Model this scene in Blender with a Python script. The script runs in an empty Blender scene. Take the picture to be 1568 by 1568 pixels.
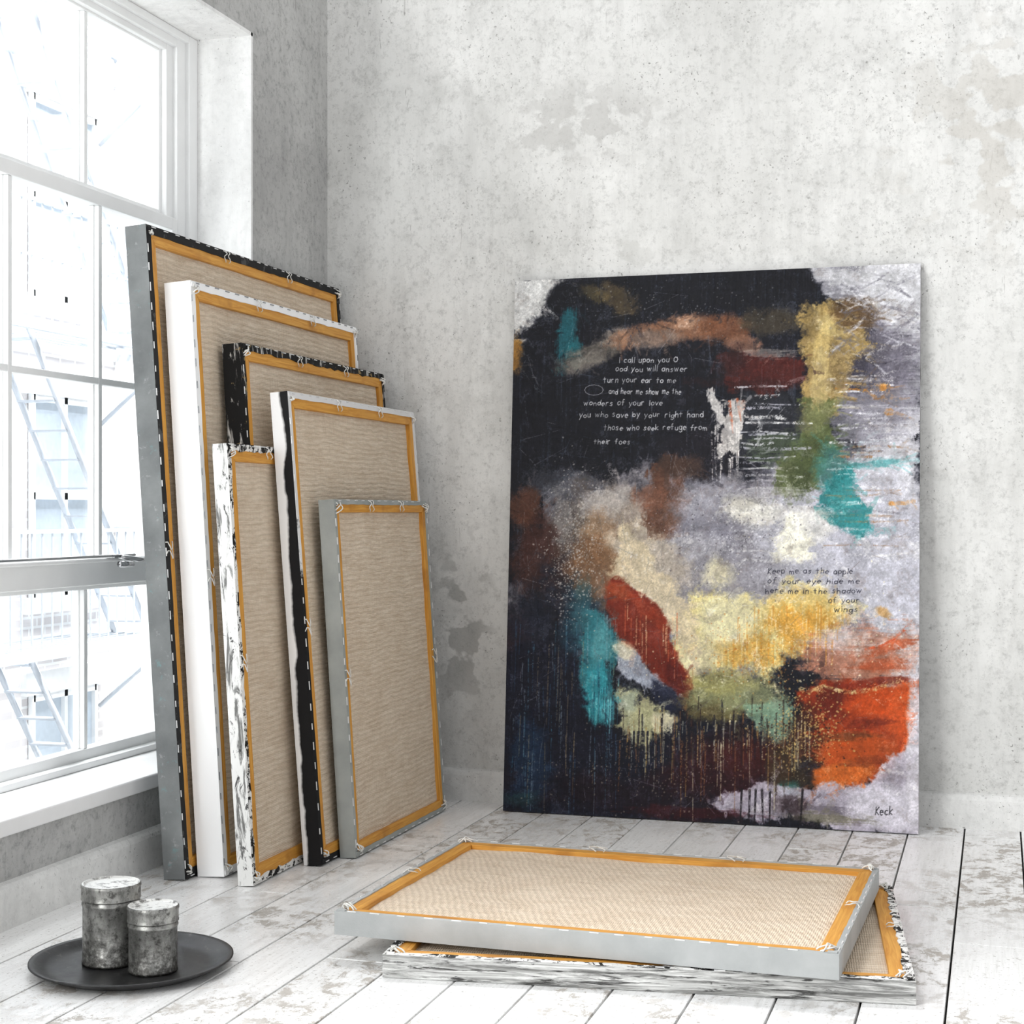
import bpy, math, random
import numpy as np
from mathutils import Vector, Matrix
random.seed(7); rng=np.random.default_rng(11)
scene=bpy.context.scene
scene.view_settings.view_transform='Standard'

# ------------------------------------------------------------------ helpers
def lin(c):
    o=[]
    for v in c[:3]:
        v/=255.0
        o.append(v/12.92 if v<=0.04045 else ((v+0.055)/1.055)**2.4)
    return (o[0],o[1],o[2],1.0)

class G:
    def __init__(s,name):
        s.m=bpy.data.materials.new(name); s.m.use_nodes=True
        s.nt=s.m.node_tree; s.b=s.nt.nodes['Principled BSDF']; s.out=s.nt.nodes['Material Output']
    def set(s,node,key,v):
        i=node.inputs[key]
        if isinstance(v,bpy.types.NodeSocket): s.nt.links.new(v,i)
        else: i.default_value=v
    def n(s,typ,ins=None,**props):
        nd=s.nt.nodes.new(typ)
        for k,v in props.items(): setattr(nd,k,v)
        for k,v in (ins or {}).items(): s.set(nd,k,v)
        return nd
    def pos(s): return s.n('ShaderNodeNewGeometry').outputs['Position']
    def obj(s): return s.n('ShaderNodeTexCoord').outputs['Object']
    def sc(s,vec,scale,loc=(0,0,0),rot=(0,0,0)):
        return s.n('ShaderNodeMapping',{'Vector':vec,'Scale':scale,'Location':loc,'Rotation':rot}).outputs[0]
    def noise(s,vec,scale,detail=4,rough=.55,dist=0):
        return s.n('ShaderNodeTexNoise',{'Vector':vec,'Scale':scale,'Detail':detail,'Roughness':rough,'Distortion':dist}).outputs[0]
    def ramp(s,fac,a,b,ca=0.0,cb=1.0):
        return s.n('ShaderNodeMapRange',{0:fac,1:a,2:b,3:ca,4:cb},clamp=True).outputs[0]
    def mix(s,f,a,b,blend='MIX'):
        nd=s.n('ShaderNodeMix',data_type='RGBA',blend_type=blend)
        s.set(nd,0,f); s.set(nd,6,a); s.set(nd,7,b); return nd.outputs[2]
    def math(s,op,a,b=0.0):
        return s.n('ShaderNodeMath',{0:a,1:b},operation=op).outputs[0]
    def bump(s,h,strength=.3,dist=.002,prev=None):
        nd=s.n('ShaderNodeBump',{'Height':h,'Strength':strength,'Distance':dist})
        if prev is not None: s.set(nd,'Normal',prev)
        return nd.outputs[0]
    def fin(s,col=None,rough=.6,metal=0.0,normal=None,spec=None):
        if col is not None: s.set(s.b,'Base Color',col)
        s.set(s.b,'Roughness',rough); s.set(s.b,'Metallic',metal)
        if normal is not None: s.set(s.b,'Normal',normal)
        if spec is not None: s.set(s.b,'Specular IOR Level',spec)
        return s.m

class MB:
    def __init__(s): s.v=[]; s.f=[]; s.mi=[]; s.sm=[]
    def add(s,vs,fs,mat=0,smooth=False):
        o=len(s.v); s.v+= [tuple(p) for p in vs]
        for f in fs: s.f.append([i+o for i in f]); s.mi.append(mat); s.sm.append(smooth)
    def box(s,x0,x1,y0,y1,z0,z1,mat=0):
        v=[(x0,y0,z0),(x1,y0,z0),(x1,y1,z0),(x0,y1,z0),(x0,y0,z1),(x1,y0,z1),(x1,y1,z1),(x0,y1,z1)]
        s.add(v,[(0,3,2,1),(4,5,6,7),(0,1,5,4),(1,2,6,5),(2,3,7,6),(3,0,4,7)],mat)
    def prism(s,poly,z0,z1,mat=0):
        n=len(poly); v=[(p[0],p[1],z0) for p in poly]+[(p[0],p[1],z1) for p in poly]
        fs=[list(range(n))[::-1],list(range(n,2*n))]+[(i,(i+1)%n,n+(i+1)%n,n+i) for i in range(n)]
        s.add(v,fs,mat)
    def tube(s,pts,r,mat=0,k=8):
        pts=[Vector(p) for p in pts]; rings=[]
        for i,p in enumerate(pts):
            t=(pts[min(i+1,len(pts)-1)]-pts[max(i-1,0)]).normalized()
            up=Vector((0,0,1)) if abs(t.z)<.9 else Vector((1,0,0))
            a=t.cross(up).normalized(); b=t.cross(a)
            rings+= [p+a*r*math.cos(2*math.pi*j/k)+b*r*math.sin(2*math.pi*j/k) for j in range(k)]
        fs=[]
        for i in range(len(pts)-1):
            for j in range(k):
                fs.append((i*k+j,i*k+(j+1)%k,(i+1)*k+(j+1)%k,(i+1)*k+j))
        fs.append(list(range(k))[::-1]); e=(len(pts)-1)*k; fs.append([e+j for j in range(k)])
        s.add(rings,fs,mat,True)
    def lathe(s,prof,k=96,mat=0,c=(0,0,0)):
        vs=[]; fs=[]; n=len(prof)
        for j in range(k):
            a=2*math.pi*j/k
            vs+=[(c[0]+r*math.cos(a),c[1]+r*math.sin(a),c[2]+z) for r,z in prof]
        for j in range(k):
            j2=(j+1)%k
            for i in range(n-1): fs.append((j*n+i,j2*n+i,j2*n+i+1,j*n+i+1))
        s.add(vs,fs,mat,True)
    def build(s,name,mats,parent=None,bevel=0,segs=2,angle=.6):
        me=bpy.data.meshes.new(name); me.from_pydata(s.v,[],s.f)
        for m in mats: me.materials.append(m)
        me.polygons.foreach_set('material_index',s.mi); me.polygons.foreach_set('use_smooth',s.sm)
        me.validate(); me.update()
        ob=bpy.data.objects.new(name,me); scene.collection.objects.link(ob)
        if parent: ob.parent=parent
        if bevel:
            md=ob.modifiers.new('bevel','BEVEL'); md.width=bevel; md.segments=segs; md.limit_method='ANGLE'; md.angle_limit=angle
        return ob
def empty(name,mat=None):
    e=bpy.data.objects.new(name,None); scene.collection.objects.link(e); e.empty_display_size=.1
    if mat is not None: e.matrix_world=mat
    return e

# ------------------------------------------------------------------ materials
def plaster(name,c_light,c_dark,grain,patches=False):
    g=G(name); p=g.pos()
    big=g.noise(p,.8,3,.6); med=g.noise(p,2.6,8,.68,.3); fine=g.noise(p,46,5,.78)
    streak=g.noise(g.sc(p,(7,7,1.1)),1.6,5,.7)
    col=g.mix(g.ramp(big,.32,.68),lin(c_dark),lin(c_light))
    col=g.mix(g.ramp(med,.40,.62,0,.6),col,lin([min(255,c*1.03) for c in c_light]))
    col=g.mix(g.ramp(g.noise(p,5.5,8,.74,.2),.50,.68,0,.5),col,lin([c*.90 for c in c_dark]))
    col=g.mix(g.ramp(streak,.48,.72,0,.38),col,lin([c*.87 for c in c_dark]))
    col=g.mix(g.ramp(fine,.50,.76,0,grain),col,lin([c*.72 for c in c_dark]))
    pits=g.math('MULTIPLY',g.ramp(g.noise(p,100,3,.6),.64,.69),g.ramp(g.noise(p,3.0,3,.6,),.42,.62))
    col=g.mix(g.math('MULTIPLY',pits,.6),col,lin((90,88,84)))
    scr=g.math('MULTIPLY',g.ramp(g.noise(g.sc(p,(50,50,7)),1.0,2,.5,1.8),.69,.72),g.ramp(big,.48,.56))
    col=g.mix(g.math('MULTIPLY',scr,.4),col,lin((120,118,114)))
    if patches:
        for (cx,cz,rx,rz,th,st,cc) in [(-1.36,2.32,.42,.17,.50,.6,(184,183,180)),(-1.78,.62,.14,.40,.50,.55,(136,136,133)),(-1.2,1.85,.14,.12,.5,.4,(190,190,186)),(.15,2.2,.62,.5,.50,.4,(182,176,166))]:
            q=g.sc(p,(1/rx,0,1/rz),(-cx/rx,0,-cz/rz))
            ln=g.n('ShaderNodeVectorMath',{0:q},operation='LENGTH').outputs['Value']
            blk=g.noise(g.sc(p,(1,1,1.25)),9,4,.45,.1)
            m=g.math('MULTIPLY',g.ramp(ln,1.0,.4),g.ramp(blk,th,th+.04))
            col=g.mix(g.math('MULTIPLY',m,st),col,lin(cc))
    h=g.math('ADD',g.math('MULTIPLY',fine,.7),g.math('MULTIPLY',med,.8))
    h=g.math('SUBTRACT',h,g.math('MULTIPLY',pits,.5))
    return g.fin(col,.9,0,g.bump(h,.45,.007),.2)
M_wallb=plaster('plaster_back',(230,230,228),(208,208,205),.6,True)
M_walll=plaster('plaster_left_shaded',(200,200,198),(172,172,171),.85)  # grainier left plaster, its colour also darkened for the wall's backlit shade
M_base=plaster('painted_skirting',(238,238,236),(224,224,222),.35)
M_reveal=plaster('painted_reveal',(248,248,247),(240,240,239),.2)

def floor_mat():
    g=G('white_painted_boards'); p=g.pos()
    sx=g.n('ShaderNodeSeparateXYZ',{0:p})
    idx=g.math('FLOOR',g.math('DIVIDE',g.math('ADD',sx.outputs[0],.100),.168))
    wn=g.n('ShaderNodeTexWhiteNoise',{'W':idx},noise_dimensions='1D')
    off=g.n('ShaderNodeVectorMath',{0:wn.outputs['Color'],1:(7,7,7)},operation='MULTIPLY').outputs[0]
    q=g.n('ShaderNodeVectorMath',{0:p,1:off},operation='ADD').outputs[0]
    tone=g.ramp(wn.outputs['Value'],0,1,.0,.6)
    col=g.mix(tone,lin((249,249,249)),lin((234,234,233)))
    grain=g.noise(g.sc(q,(40,2.2,1)),2.2,6,.7)
    col=g.mix(g.ramp(grain,.46,.75,0,.6),col,lin((200,199,197)))
    wear=g.noise(g.sc(q,(1,.75,1)),19,8,.78,.4); msk=g.noise(q,1.7,2,.5)
    wmask=g.math('MULTIPLY',g.ramp(wear,.505,.56),g.ramp(msk,.43,.54))
    wc=g.mix(g.noise(p,34,4,.7),lin((122,114,104)),lin((196,189,181)))
    col=g.mix(g.math('MULTIPLY',wmask,.85),col,wc)
    sp=g.math('MULTIPLY',g.ramp(g.noise(q,120,3,.6),.61,.67),.55)
    col=g.mix(sp,col,lin((140,136,130)))
    rough=g.math('ADD',.26,g.math('MULTIPLY',wmask,.35))
    h=g.math('SUBTRACT',g.math('MULTIPLY',grain,.5),wmask)
    return g.fin(col,rough,0,g.bump(h,.35,.002),.5)
M_floor=floor_mat()
def simple(name,c,rough=.5,metal=0,var=.12,scale=20,bmp=.15,spec=None):
    g=G(name); p=g.obj(); nz=g.noise(p,scale,4,.6)
    col=g.mix(g.ramp(nz,.3,.7),lin([v*(1-var) for v in c]),lin(c))
    return g.fin(col,rough,metal,g.bump(nz,bmp,.001),spec)
M_gap=simple('floor_gap',(36,34,32),.9)
M_white=simple('white_gloss_paint',(244,245,245),.35,0,.03,6,.1)
M_sill=simple('white_sill_paint',(248,248,248),.4,0,.03,6,.15)
M_chrome=simple('latch_metal',(200,200,202),.25,1,.1,10,.05)

def linen(name='raw_linen',ang=0.0,amt=.28,light=8):
    g=G(name); o=g.obj(); oo=g.sc(o,(1,1,1),(0,0,0),(0,0,ang)) if ang else o
    w1=g.n('ShaderNodeTexWave',{'Vector':oo,'Scale':20,'Distortion':8,'Detail':3,'Detail Scale':.3,'Detail Roughness':.65},bands_direction='Y').outputs['Fac']
    w2=g.n('ShaderNodeTexWave',{'Vector':o,'Scale':60,'Distortion':3,'Detail':2,'Detail Scale':1.0},bands_direction='X').outputs['Fac']
    w3=g.n('ShaderNodeTexWave',{'Vector':o,'Scale':68,'Distortion':3,'Detail':2,'Detail Scale':1.0},bands_direction='Y').outputs['Fac']
    nz=g.noise(g.sc(o,(1,3,1)),14,7,.82)
    k=light
    col=g.mix(g.ramp(nz,.36,.64),lin((202+k,181+k,156+k)),lin((227+k,211+k,190+k)))
    col=g.mix(g.math('MULTIPLY',g.ramp(w1,.35,1.0),amt),col,lin((170,146,118)))
    col=g.mix(g.math('MULTIPLY',g.math('MULTIPLY',w2,w3),.5),col,lin((248,239,226)))
    sl=g.noise(g.sc(o,(5,120,1)),1.5,4,.7); s2=g.noise(g.sc(o,(120,5,1)),1.5,4,.7)
    col=g.mix(g.ramp(sl,.52,.68,0,.40),col,lin((168,142,112)))
    col=g.mix(g.ramp(s2,.54,.70,0,.28),col,lin((174,148,118)))
    h=g.math('ADD',g.math('MULTIPLY',w1,1.0),g.math('MULTIPLY',g.math('ADD',w2,w3),.5))
    return g.fin(col,.95,0,g.bump(h,.6,.004),.1)
M_linen=linen(); M_linen_fl=linen('raw_linen_flat',1.15,.24,17)
def wood(name,sc):
    g=G(name); o=g.obj(); nz=g.noise(g.sc(o,sc),3,6,.65,1.0)
    col=g.mix(g.ramp(nz,.3,.7),lin((190,124,40)),lin((228,172,82)))
    col=g.mix(g.ramp(g.noise(o,7,3),.58,.72,0,.5),col,lin((146,88,30)))
    return g.fin(col,.5,0,g.bump(nz,.2,.001),.3)
M_wx=wood('pine_stretcher_h',(2,40,40)); M_wy=wood('pine_stretcher_v',(40,2,40))
M_stapleW=simple('staple_light',(235,235,235),.3,.2,.05)
M_stapleG=simple('staple_steel',(150,152,155),.3,.7,.05)
M_thread=simple('cotton_thread',(242,241,236),.8)

def edge_mat(kind):
    g=G('canvas_edge_'+kind); o=g.obj()
    if kind=='grey_teal':
        nz=g.noise(o,6,6,.6); col=g.mix(g.ramp(nz,.3,.7),lin((104,107,108)),lin((136,139,139)))
        a=g.noise(o,20,6,.75); col=g.mix(g.ramp(a,.60,.68,0,.5),col,lin((112,158,158)))
        col=g.mix(g.ramp(g.noise(o,35,5,.7),.60,.68,0,.6),col,lin((166,168,168)))
    elif kind=='white':
        nz=g.noise(o,5,4); col=g.mix(nz,lin((243,244,245)),lin((250,250,250)))
    elif kind=='black_splash':
        a=g.noise(g.sc(o,(30,5,30)),1.3,6,.7,.8); col=g.mix(g.ramp(a,.57,.63),lin((18,18,19)),lin((205,204,200)))
        b=g.noise(o,40,3,.5); col=g.mix(g.ramp(b,.64,.68,0,.8),col,lin((150,130,90)))
    elif kind=='white_black':
        s=g.n('ShaderNodeSeparateXYZ',{0:o}); n1=g.noise(g.sc(o,(1,2.2,1)),1.6,5,.6)
        t=g.math('ADD',g.math('MULTIPLY',s.outputs[2],22),g.math('MULTIPLY',n1,1.2))
        t=g.math('SUBTRACT',t,g.math('MULTIPLY',s.outputs[1],.40))
        nn=g.noise(g.sc(o,(20,6,20)),1,5,.6,.5)
        t=g.math('ADD',t,g.math('MULTIPLY',nn,.25))
        col=g.mix(g.ramp(t,.84,1.0),lin((238,238,238)),lin((16,16,18)))
    elif kind=='white_black_fold':
        s=g.n('ShaderNodeSeparateXYZ',{0:o}); nn=g.noise(o,7,5,.7)
        t=g.math('ADD',g.math('MULTIPLY',s.outputs[0],1.0),g.math('MULTIPLY',s.outputs[1],.55))
        t=g.math('ADD',t,g.math('MULTIPLY',nn,.5))
        col=g.mix(g.ramp(t,.72,.76),lin((22,22,24)),lin((222,222,222)))
    elif kind=='black_dash':
        a=g.noise(g.sc(o,(20,20,20)),1.3,6,.7); col=g.mix(g.ramp(a,.58,.62,0,.6),lin((28,28,29)),lin((90,90,90)))
    elif kind=='mottled':
        a=g.noise(g.sc(o,(60,5,30)),1.6,7,.72,.7); col=g.mix(g.ramp(a,.52,.60),lin((236,236,234)),lin((116,116,114)))
        b=g.noise(g.sc(o,(1,.6,1)),30,6,.7,.6); col=g.mix(g.ramp(b,.60,.64,0,.9),col,lin((26,25,25)))
    elif kind=='mottled_fold':
        a=g.noise(g.sc(o,(1,1,1)),34,6,.7,.8); col=g.mix(g.ramp(a,.50,.54),lin((232,231,228)),lin((24,23,23)))
    elif kind=='streaked':
        a=g.noise(g.sc(o,(3,30,55)),1.5,7,.75,.7); col=g.mix(g.ramp(a,.40,.60),lin((224,224,222)),lin((120,120,118)))
        b=g.noise(g.sc(o,(6,20,70)),1.6,7,.7,.8); col=g.mix(g.ramp(b,.53,.61,0,.9),col,lin((40,39,38)))
    elif kind=='grey':
        nz=g.noise(o,7,5,.6); col=g.mix(g.ramp(nz,.3,.7),lin((142,147,145)),lin((166,170,167)))
    elif kind=='grey_light':
        nz=g.noise(o,7,5,.6); col=g.mix(g.ramp(nz,.3,.7),lin((160,163,163)),lin((182,184,184)))
    h=g.noise(o,260,1,.5)
    return g.fin(col,.7,0,g.bump(h,.25,.001),.25)
EM={k:edge_mat(k) for k in ['grey_teal','white','black_splash','white_black','white_black_fold','black_dash','mottled','mottled_fold','streaked','grey','grey_light']}

# ------------------------------------------------------------------ stretched canvas seen from the back
def wrap_mesh(W,H,T,fold,jit,seed):
    r=random.Random(seed); mb=MB()
    cs=[(0,0),(W,0),(W,H),(0,H)]; ci=[(fold,fold),(W-fold,fold),(W-fold,H-fold),(fold,H-fold)]
    out=[];inn=[];n=36
    for k in range(4):
        a,b=cs[k],cs[(k+1)%4]; c,d=ci[k],ci[(k+1)%4]
        nx,ny=[(0,1),(-1,0),(0,-1),(1,0)][k]
        for i in range(n):
            t=i/n; out.append((a[0]+(b[0]-a[0])*t,a[1]+(b[1]-a[1])*t))
            j=0 if i==0 else r.uniform(-jit,jit)
            inn.append((c[0]+(d[0]-c[0])*t+nx*j,c[1]+(d[1]-c[1])*t+ny*j))
    m=len(out)
    mb.add([(0,0,0),(W,0,0),(W,H,0),(0,H,0)],[(3,2,1,0)],0)
    mb.add([(p[0],p[1],0) for p in out]+[(p[0],p[1],T) for p in out],[(i,(i+1)%m,m+(i+1)%m,m+i) for i in range(m)],0)
    mb.add([(p[0],p[1],T) for p in out]+[(p[0],p[1],T+.0008) for p in inn],[(i,(i+1)%m,m+(i+1)%m,m+i) for i in range(m)],1)
    mb.add([(p[0],p[1],T+.0008) for p in inn]+[(p[0],p[1],T-.004) for p in inn],[(i,(i+1)%m,m+(i+1)%m,m+i) for i in range(m)],1)
    return mb
def make_canvas(name,mat,W,H,T,edge,foldm,seed,bw=.045,fold=.016,jit=.0015,staple=None,spacing=.06,threads=True,rec=.014,lin_m=None):
    r=random.Random(seed)
    e=empty(name,mat)
    wrap_mesh(W,H,T,fold,jit,seed).build('canvas_wrap',[EM[edge],EM[foldm]],e)
    o=.003; z0=.004; z1=T-.002
    mb=MB(); g=.0006
    mb.prism([(o+g,o),(W-o-g,o),(W-bw-g,bw),(bw+g,bw)],z0,z1,0)
    mb.prism([(o+g,H-o),(bw+g,H-bw),(W-bw-g,H-bw),(W-o-g,H-o)],z0,z1,0)
    mb.prism([(o,o+g),(bw,bw+g),(bw,H-bw-g),(o,H-o-g)],z0,z1,1)
    mb.prism([(W-o,o+g),(W-o,H-o-g),(W-bw,H-bw-g),(W-bw,bw+g)],z0,z1,1)
    mb.build('stretcher_bars',[M_wx,M_wy],e,bevel=.0015,segs=2)
    nx,ny=60,90; vs=[];fs=[]
    ph=[r.uniform(0,6) for _ in range(6)]
    for j in range(ny+1):
        for i in range(nx+1):
            x=.006+(W-.012)*i/nx; y=.006+(H-.012)*j/ny
            z=T-rec+.0022*math.sin(x*9+ph[0]+1.5*math.sin(y*4+ph[1]))*math.sin(y*7+ph[2])+.0008*math.sin(x*31+ph[3])+.0008*math.sin(y*46+3*math.sin(x*5)+ph[4])
            vs.append((x,y,z))
    for j in range(ny):
        for i in range(nx):
            a=j*(nx+1)+i; fs.append((a,a+1,a+nx+2,a+nx+1))
    mb=MB(); mb.add(vs,fs,0,True); mb.build('linen_back',[lin_m or M_linen],e)
    mb=MB(); L=.022; w=.0013
    def dash(cx,cy,hor):
        a=L/2*r.uniform(.75,1.1); k=r.uniform(-.0012,.0012)
        if hor: mb.box(cx-a,cx+a,cy-w+k,cy+w+k,T-.0005,T+.0022)
        else: mb.box(cx-w+k,cx+w+k,cy-a,cy+a,T-.0005,T+.0022)
    inn=.0035
    x=.04
    while x<W-.03:
        dash(x,inn,True); dash(x,H-inn,True); x+=spacing*r.uniform(.85,1.15)
    y=.04
    while y<H-.03:
        dash(inn,y,False); dash(W-inn,y,False); y+=spacing*r.uniform(.85,1.15)
    mb.build('staples',[staple or M_stapleW],e)
    if threads:
        mb=MB()
        for (cx,cy,sx,sy) in [(0,0,1,1),(W,0,-1,1),(W,H,-1,-1),(0,H,1,-1)]:
            for k in range(4):
                a0=r.uniform(.002,.02); b0=r.uniform(.016,.042); h=r.uniform(.006,.014)
                pts=[]
                for i in range(9):
                    t=i/8
                    pts.append((cx+sx*(a0*(1-t)+b0*t+.007*math.sin(t*5+k)),cy+sy*(b0*(1-t)*.9+a0*t+.004),T+.001+h*math.sin(t*math.pi)))
                mb.tube(pts,.0018,0,6)
            mb.box(min(cx+sx*.004,cx+sx*.024),max(cx+sx*.004,cx+sx*.024),min(cy+sy*.004,cy+sy*.016),max(cy+sy*.004,cy+sy*.016),T,T+.003,1)
        for (x,y,dx,dy) in [(W*.35,H-.002,0,-1),(W*.68,H-.002,0,-1),(.002,H*.5,1,0),(W-.002,H*.5,-1,0)]:
            for k in range(2):
                pts=[]
                for t in range(8):
                    u=t/7; s_=(k-.5)*.024+.012*math.sin(t*1.1+k)
                    pts.append((x+dx*.034*u+(s_ if dx==0 else 0),y+dy*.034*u+(s_ if dy==0 else 0),T+.001+.009*math.sin(u*math.pi)))
                mb.tube(pts,.0015,0,6)
        mb.build('corner_threads',[M_thread,EM[foldm]],e,)
    return e
def lean_left(xb,yb,xt,H_z,T):
    L=math.hypot(H_z,xb-xt); a=math.atan2(xb-xt,H_z)
    m=Matrix(((0,-math.sin(a),math.cos(a),xb-T*math.cos(a)),(1,0,0,yb),(0,math.cos(a),math.sin(a),.001),(0,0,0,1)))
    return m,L
for (xb,yb,xt,hz,T,W,ed,fo,kw) in [
    (-2.104,3.885,-2.224,1.781,.064,1.337,'grey_teal','black_dash',dict(bw=.052,fold=.024)),
    (-2.017,3.943,-2.120,1.630,.080,1.185,'white','white',dict(bw=.05,fold=.022,staple=M_stapleG)),
    (-1.950,4.101,-2.045,1.474,.060,1.095,'black_splash','black_splash',dict(bw=.048,fold=.02,jit=.004)),
    (-1.822,4.154,-1.927,1.338,.054,1.023,'white_black','white_black_fold',dict(bw=.045,fold=.018,jit=.001)),
    (-1.897,3.876,-1.975,1.181,.044,.70,'mottled','mottled_fold',dict(bw=.048,fold=.018,jit=.004)),
    (-1.768,4.276,-1.837,1.033,.049,.78,'grey','grey',dict(bw=.038,fold=.015,jit=.0008))]:
    m,L=lean_left(xb,yb,xt,hz,T)
    make_canvas('stretched_canvas',m,W,L,T,ed,fo,int(W*1000),**kw)
def flat(cx,cy,z,ang,W,H):
    return Matrix.Translation((cx,cy,z))@Matrix.Rotation(math.radians(ang),4,'Z')@Matrix.Translation((-W/2,-H/2,0))
make_canvas('stretched_canvas',flat(-.761,3.687,.001,6.8,1.114,.834),1.114,.834,.049,'streaked','mottled_fold',5,bw=.05,fold=.018,jit=.004)
make_canvas('stretched_canvas',flat(-.854,3.712,.0535,-1.5,1.116,.824),1.116,.824,.052,'grey_light','grey_light',6,bw=.045,fold=.013,jit=.001,lin_m=M_linen_fl)

# ------------------------------------------------------------------ abstract painting (colour laid out on the painting's own surface)
PW,PH=780,1046
def smooth_noise(h,w,ch,cw,seed):
    rr=np.random.default_rng(seed)
    gh=int(h/ch)+3; gw=int(w/cw)+3; g=rr.random((gh,gw))
    ys=np.arange(h)/ch; xs=np.arange(w)/cw
    yi=ys.astype(int); xi=xs.astype(int); fy=ys-yi; fx=xs-xi
    fy=(fy*fy*(3-2*fy))[:,None]; fx=(fx*fx*(3-2*fx))[None,:]
    a=g[yi][:,xi]; b=g[yi][:,xi+1]; c=g[yi+1][:,xi]; d=g[yi+1][:,xi+1]
    return (a*(1-fx)+b*fx)*(1-fy)+(c*(1-fx)+d*fx)*fy
def fbm(ch,cw,octv,seed,gain=.55):
    o=np.zeros((PH,PW)); amp=1; tot=0
    for k in range(octv):
        o+=amp*smooth_noise(PH,PW,max(ch/2**k,1.01),max(cw/2**k,1.01),seed+k*17); tot+=amp; amp*=gain
    o/=tot; return (o-o.mean())/(o.std()*4)
n1=fbm(80,80,6,1,.68); n2=fbm(80,80,6,50,.68); nf=fbm(16,16,4,90,.8); ns=fbm(3.2,3.2,3,130,.9); nv=fbm(110,5,4,170,.75); nh=fbm(5,100,4,210,.75); nd=fbm(26,26,5,300,.75)
YY,XX=np.mgrid[0:PH,0:PW].astype(float)
def to_c(x,y):
    s=(x-778)/629.0; t=(y-(432-28*s))/(811+64*s); return s*PW,t*PH
KX=PW/629.0; KY=PH/843.0
img=np.zeros((PH,PW,3)); img[:]=np.array((17,18,27))/255.
def put(mask,col):
    global img
    m=np.clip(mask,0,1)[...,None]; img=img*(1-m)+np.array(col)/255.*m
cnt=[0]
def fields(dirn):
    cnt[0]+=1
    sh=(cnt[0]*137)%600; N=np.roll(n1 if cnt[0]%2 else n2,(sh,sh//2),(0,1)); F=np.roll(nf,(sh//3,sh),(0,1)); S=np.roll(ns,(sh,sh//5),(0,1))
    t=F*.75+S*.35 if dirn is None else np.roll(nv if dirn=='v' else nh,(sh,sh//2),(0,1))*1.0+S*.25
    return N,F,S,t
def B(x,y,rx,ry,col,a=1,soft=.35,rough=.9,rot=0,dry=.3,dirn=None):
    cx,cy=to_c(x,y); c,s=math.cos(math.radians(rot)),math.sin(math.radians(rot))
    dx=(XX-cx)/KX; dy=(YY-cy)/KY
    u=(dx*c+dy*s)/rx; v=(-dx*s+dy*c)/ry
    N,F,S,t=fields(dirn)
    r=np.sqrt(u*u+v*v)+rough*.85*N+.34*rough*F
    m=np.clip((1+soft-r)/(2*soft),0,1)
    m2=np.clip((m-.5+t*(.22+dry*.95))*(1.0+dry*1.8)+.5,0,1)*(m>.01)*np.clip(m*6,0,1)
    put(m2*a*(.94+.10*S),col)
def Poly(pts,col,a=1,soft=8,rough=14,dry=.3,dirn=None):
    P=[to_c(*p) for p in pts]; n=len(P)
    inside=np.zeros((PH,PW),bool); dist=np.full((PH,PW),1e9)
    N,F,S,t=fields(dirn)
    X=XX+N*rough*KX*1.9; Y=YY+np.roll(N,91,1)*rough*KY*1.9
    for i in range(n):
        (x0,y0),(x1,y1)=P[i],P[(i+1)%n]
        if y0!=y1:
            c=((Y<y1)!=(Y<y0))&(X<(x1-x0)*(Y-y0)/(y1-y0)+x0)
            inside^=c
        L2=(x1-x0)**2+(y1-y0)**2+1e-6
        tt=np.clip(((X-x0)*(x1-x0)+(Y-y0)*(y1-y0))/L2,0,1)
        dist=np.minimum(dist,np.hypot(X-x0-tt*(x1-x0),Y-y0-tt*(y1-y0)))
    sd=np.where(inside,dist,-dist)
    m=np.clip(sd/(2*soft)+.5,0,1)
    m2=np.clip((m-.5+t*(.22+dry*.95))*(1.0+dry*1.8)+.5,0,1)*np.clip(m*6,0,1)
    put(m2*a*(.94+.10*S),col)
def stroke(pts,w,col,a=1,soft=1.0,taper=False,brk=0,raw=False):
    P=pts if raw else [to_c(*p) for p in pts]
    for i in range(len(P)-1):
        (x0,y0),(x1,y1)=P[i],P[i+1]
        pad=w*KX*2+3
        xa=int(max(0,min(x0,x1)-pad)); xb=int(min(PW,max(x0,x1)+pad+1)); ya=int(max(0,min(y0,y1)-pad)); yb=int(min(PH,max(y0,y1)+pad+1))
        if xb<=xa or yb<=ya: continue
        X=XX[ya:yb,xa:xb]; Y=YY[ya:yb,xa:xb]
        L2=(x1-x0)**2+(y1-y0)**2+1e-6
        t=np.clip(((X-x0)*(x1-x0)+(Y-y0)*(y1-y0))/L2,0,1)
        d=np.hypot(X-x0-t*(x1-x0),Y-y0-t*(y1-y0))+ (nf[ya:yb,xa:xb]*w*.9*brk)
        ww=w*KX/2*((1-.6*t) if taper else 1)
        m=np.clip((ww+soft-d)/(soft+.01),0,1)*a
        if brk: m=m*np.clip(.95+(ns[ya:yb,xa:xb]+nf[ya:yb,xa:xb])*brk*3,0,1)
        m=m[...,None]; img[ya:yb,xa:xb]=img[ya:yb,xa:xb]*(1-m)+np.array(col)/255.*m
def splat(x0,x1,y0,y1,n,col,rmin=.4,rmax=1.4,a=.9,seed=0):
    rr=random.Random(seed)
    for _ in range(n):
        x=rr.gauss((x0+x1)/2,(x1-x0)/4); y=rr.gauss((y0+y1)/2,(y1-y0)/4); r=rmin+(rmax-rmin)*rr.random()**3
        stroke([(x,y),(x+rr.uniform(-1,1)*r,y+rr.uniform(-1,1)*r)],r*2,col,a)
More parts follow.
